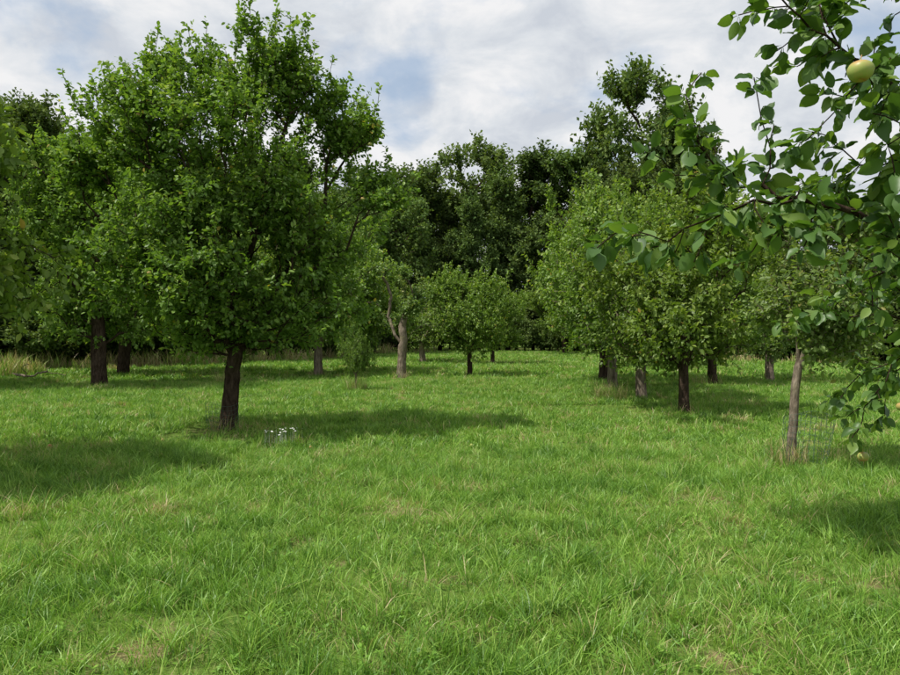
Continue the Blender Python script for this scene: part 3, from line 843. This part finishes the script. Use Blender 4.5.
# ------------------------------------------------------------------ fallen apples, daisies, dead branch
r = np.random.default_rng(88)
pts = []
for i in range(14):
    x = -3.0+r.normal(0, 1.7); y = 11.0+r.normal(0, 1.5); pts.append((x, y, float(hgt(x, y))+0.03))
pts += [(-2.0, 9.9, float(hgt(-2, 9.9))+0.05)]
apples("fallen_apples", pts, r.uniform(0.024, 0.032, len(pts)), r, None, 1.2)

V = []; F = []
for i in range(40):
    x = -2.55+r.normal(0, 0.16); y = 10.4+r.normal(0, 0.15); z = float(hgt(x, y))+r.uniform(0.16, 0.26); k = 8
    rad = r.uniform(0.013, 0.025); tx, ty = r.normal(0, 0.3, 2)
    c = len(V); V.append((x, y, z))
    for j in range(2*k):
        a = math.pi*j/k; q = rad*(1.0 if j % 2 == 0 else 0.55)
        V.append((x+q*math.cos(a), y+q*math.sin(a), z+q*(tx*math.cos(a)+ty*math.sin(a))))
    for j in range(2*k):
        F.append((c, c+1+j, c+1+(j+1) % (2*k)))
    s = len(V); V += [(x-0.002, y, z-0.25), (x+0.002, y, z-0.25), (x, y, z-0.002)]; F.append((s, s+1, s+2))
obj("white_wildflowers", mesh_from("white_wildflowers", np.array(V), [np.array(F)], M_petal))

fb = Tree(91)
fb.polyline([(-15.6, 24.6, 0.25)], -1); fb.polyline([(-14.9, 24.5, 0.12), (-14.2, 24.3, 0.3), (-13.6, 24.4, 0.15)], 0, 0.15, 0.03)
fb.polyline([(-15.0, 24.2, 0.5), (-14.6, 24.0, 0.6)], 3, 0.15, 0.03); fb.polyline([(-13.9, 24.0, 0.55)], 9, 0.15, 0.03)
Vs, Fs, off = fb.wood(0.05, 0.015, flare=0)
obj("fallen_branch", mesh_from("fallen_branch", np.concatenate(Vs), Fs, M_bark_lt, smooth=True))

# ------------------------------------------------------------------ sky / light
to_sun = Vector((-0.46, -0.18, 0.88)).normalized()
elev = math.asin(to_sun.z); az = math.atan2(to_sun.x, to_sun.y)
w = bpy.data.worlds.new("World"); scene.world = w; w.use_nodes = True
nt = w.node_tree; n = nt.nodes; l = nt.links; n.clear()
sky = n.new("ShaderNodeTexSky"); sky.sky_type = 'NISHITA'; sky.sun_disc = False
sky.sun_elevation = elev; sky.sun_rotation = az % (2*math.pi)
tc = n.new("ShaderNodeTexCoord"); sx = n.new("ShaderNodeSeparateXYZ"); l.new(tc.outputs["Generated"], sx.inputs[0])
def mth(op, a=None, b=None, va=None, vb=None):
    m = n.new("ShaderNodeMath"); m.operation = op
    if a is not None: l.new(a, m.inputs[0])
    elif va is not None: m.inputs[0].default_value = va
    if b is not None: l.new(b, m.inputs[1])
    elif vb is not None: m.inputs[1].default_value = vb
    return m.outputs[0]
z = mth('ADD', mth('MAXIMUM', sx.outputs[2], vb=0.0), vb=0.34)
cx = n.new("ShaderNodeCombineXYZ"); l.new(mth('DIVIDE', sx.outputs[0], z), cx.inputs[0]); l.new(mth('DIVIDE', sx.outputs[1], z), cx.inputs[1])
n1 = n.new("ShaderNodeTexNoise"); n1.inputs["Scale"].default_value = 2.6; n1.inputs["Detail"].default_value = 8; n1.inputs["Roughness"].default_value = 0.56; n1.inputs["Distortion"].default_value = 0.25
mp0 = n.new("ShaderNodeMapping"); mp0.inputs["Location"].default_value = (1.7, 8.4, 0); l.new(cx.outputs[0], mp0.inputs[0])
l.new(mp0.outputs[0], n1.inputs["Vector"])
cov = ramp(n, [(0.34, (0.30, 0.30, 0.30)), (0.48, (1, 1, 1))]); l.new(n1.outputs["Fac"], cov.inputs[0])
mp = n.new("ShaderNodeMapping"); mp.inputs["Location"].default_value = (5.3, 2.1, 0); l.new(cx.outputs[0], mp.inputs[0])
n2 = n.new("ShaderNodeTexNoise"); n2.inputs["Scale"].default_value = 5.0; n2.inputs["Detail"].default_value = 8; n2.inputs["Roughness"].default_value = 0.56; n2.inputs["Distortion"].default_value = 0.3
l.new(mp.outputs[0], n2.inputs["Vector"])
cc = ramp(n, [(0.36, (7.3, 7.8, 8.6)), (0.48, (8.9, 9.3, 9.8)), (0.60, (10.9, 10.9, 11.0))]); l.new(n2.outputs["Fac"], cc.inputs[0])
hz = n.new("ShaderNodeMix"); hz.data_type = 'RGBA'; hz.inputs[0].default_value = 0.65
l.new(sky.outputs[0], hz.inputs[6]); hz.inputs[7].default_value = (5.2, 7.3, 10.2, 1)
mx = n.new("ShaderNodeMix"); mx.data_type = 'RGBA'
l.new(cov.outputs[0], mx.inputs[0]); l.new(hz.outputs[2], mx.inputs[6]); l.new(cc.outputs[0], mx.inputs[7])
bg = n.new("ShaderNodeBackground"); bg.inputs[1].default_value = 0.082; l.new(mx.outputs[2], bg.inputs[0])
wo = n.new("ShaderNodeOutputWorld"); l.new(bg.outputs[0], wo.inputs[0])

sd = bpy.data.lights.new("sun", 'SUN'); sd.energy = 5.0; sd.angle = math.radians(0.8); sd.color = (1.0, 0.96, 0.88)
so = obj("sun", sd, None, (0, 0, 30)); so.rotation_euler = to_sun.to_track_quat('Z', 'Y').to_euler()

cam = bpy.data.cameras.new("camera"); co = obj("camera", cam, None, (0, 0, 1.6))
cam.sensor_width = 36; cam.lens = 27.6; cam.clip_start = 0.05; cam.clip_end = 2000
co.rotation_euler = (math.radians(89.8), 0, 0)
scene.camera = co
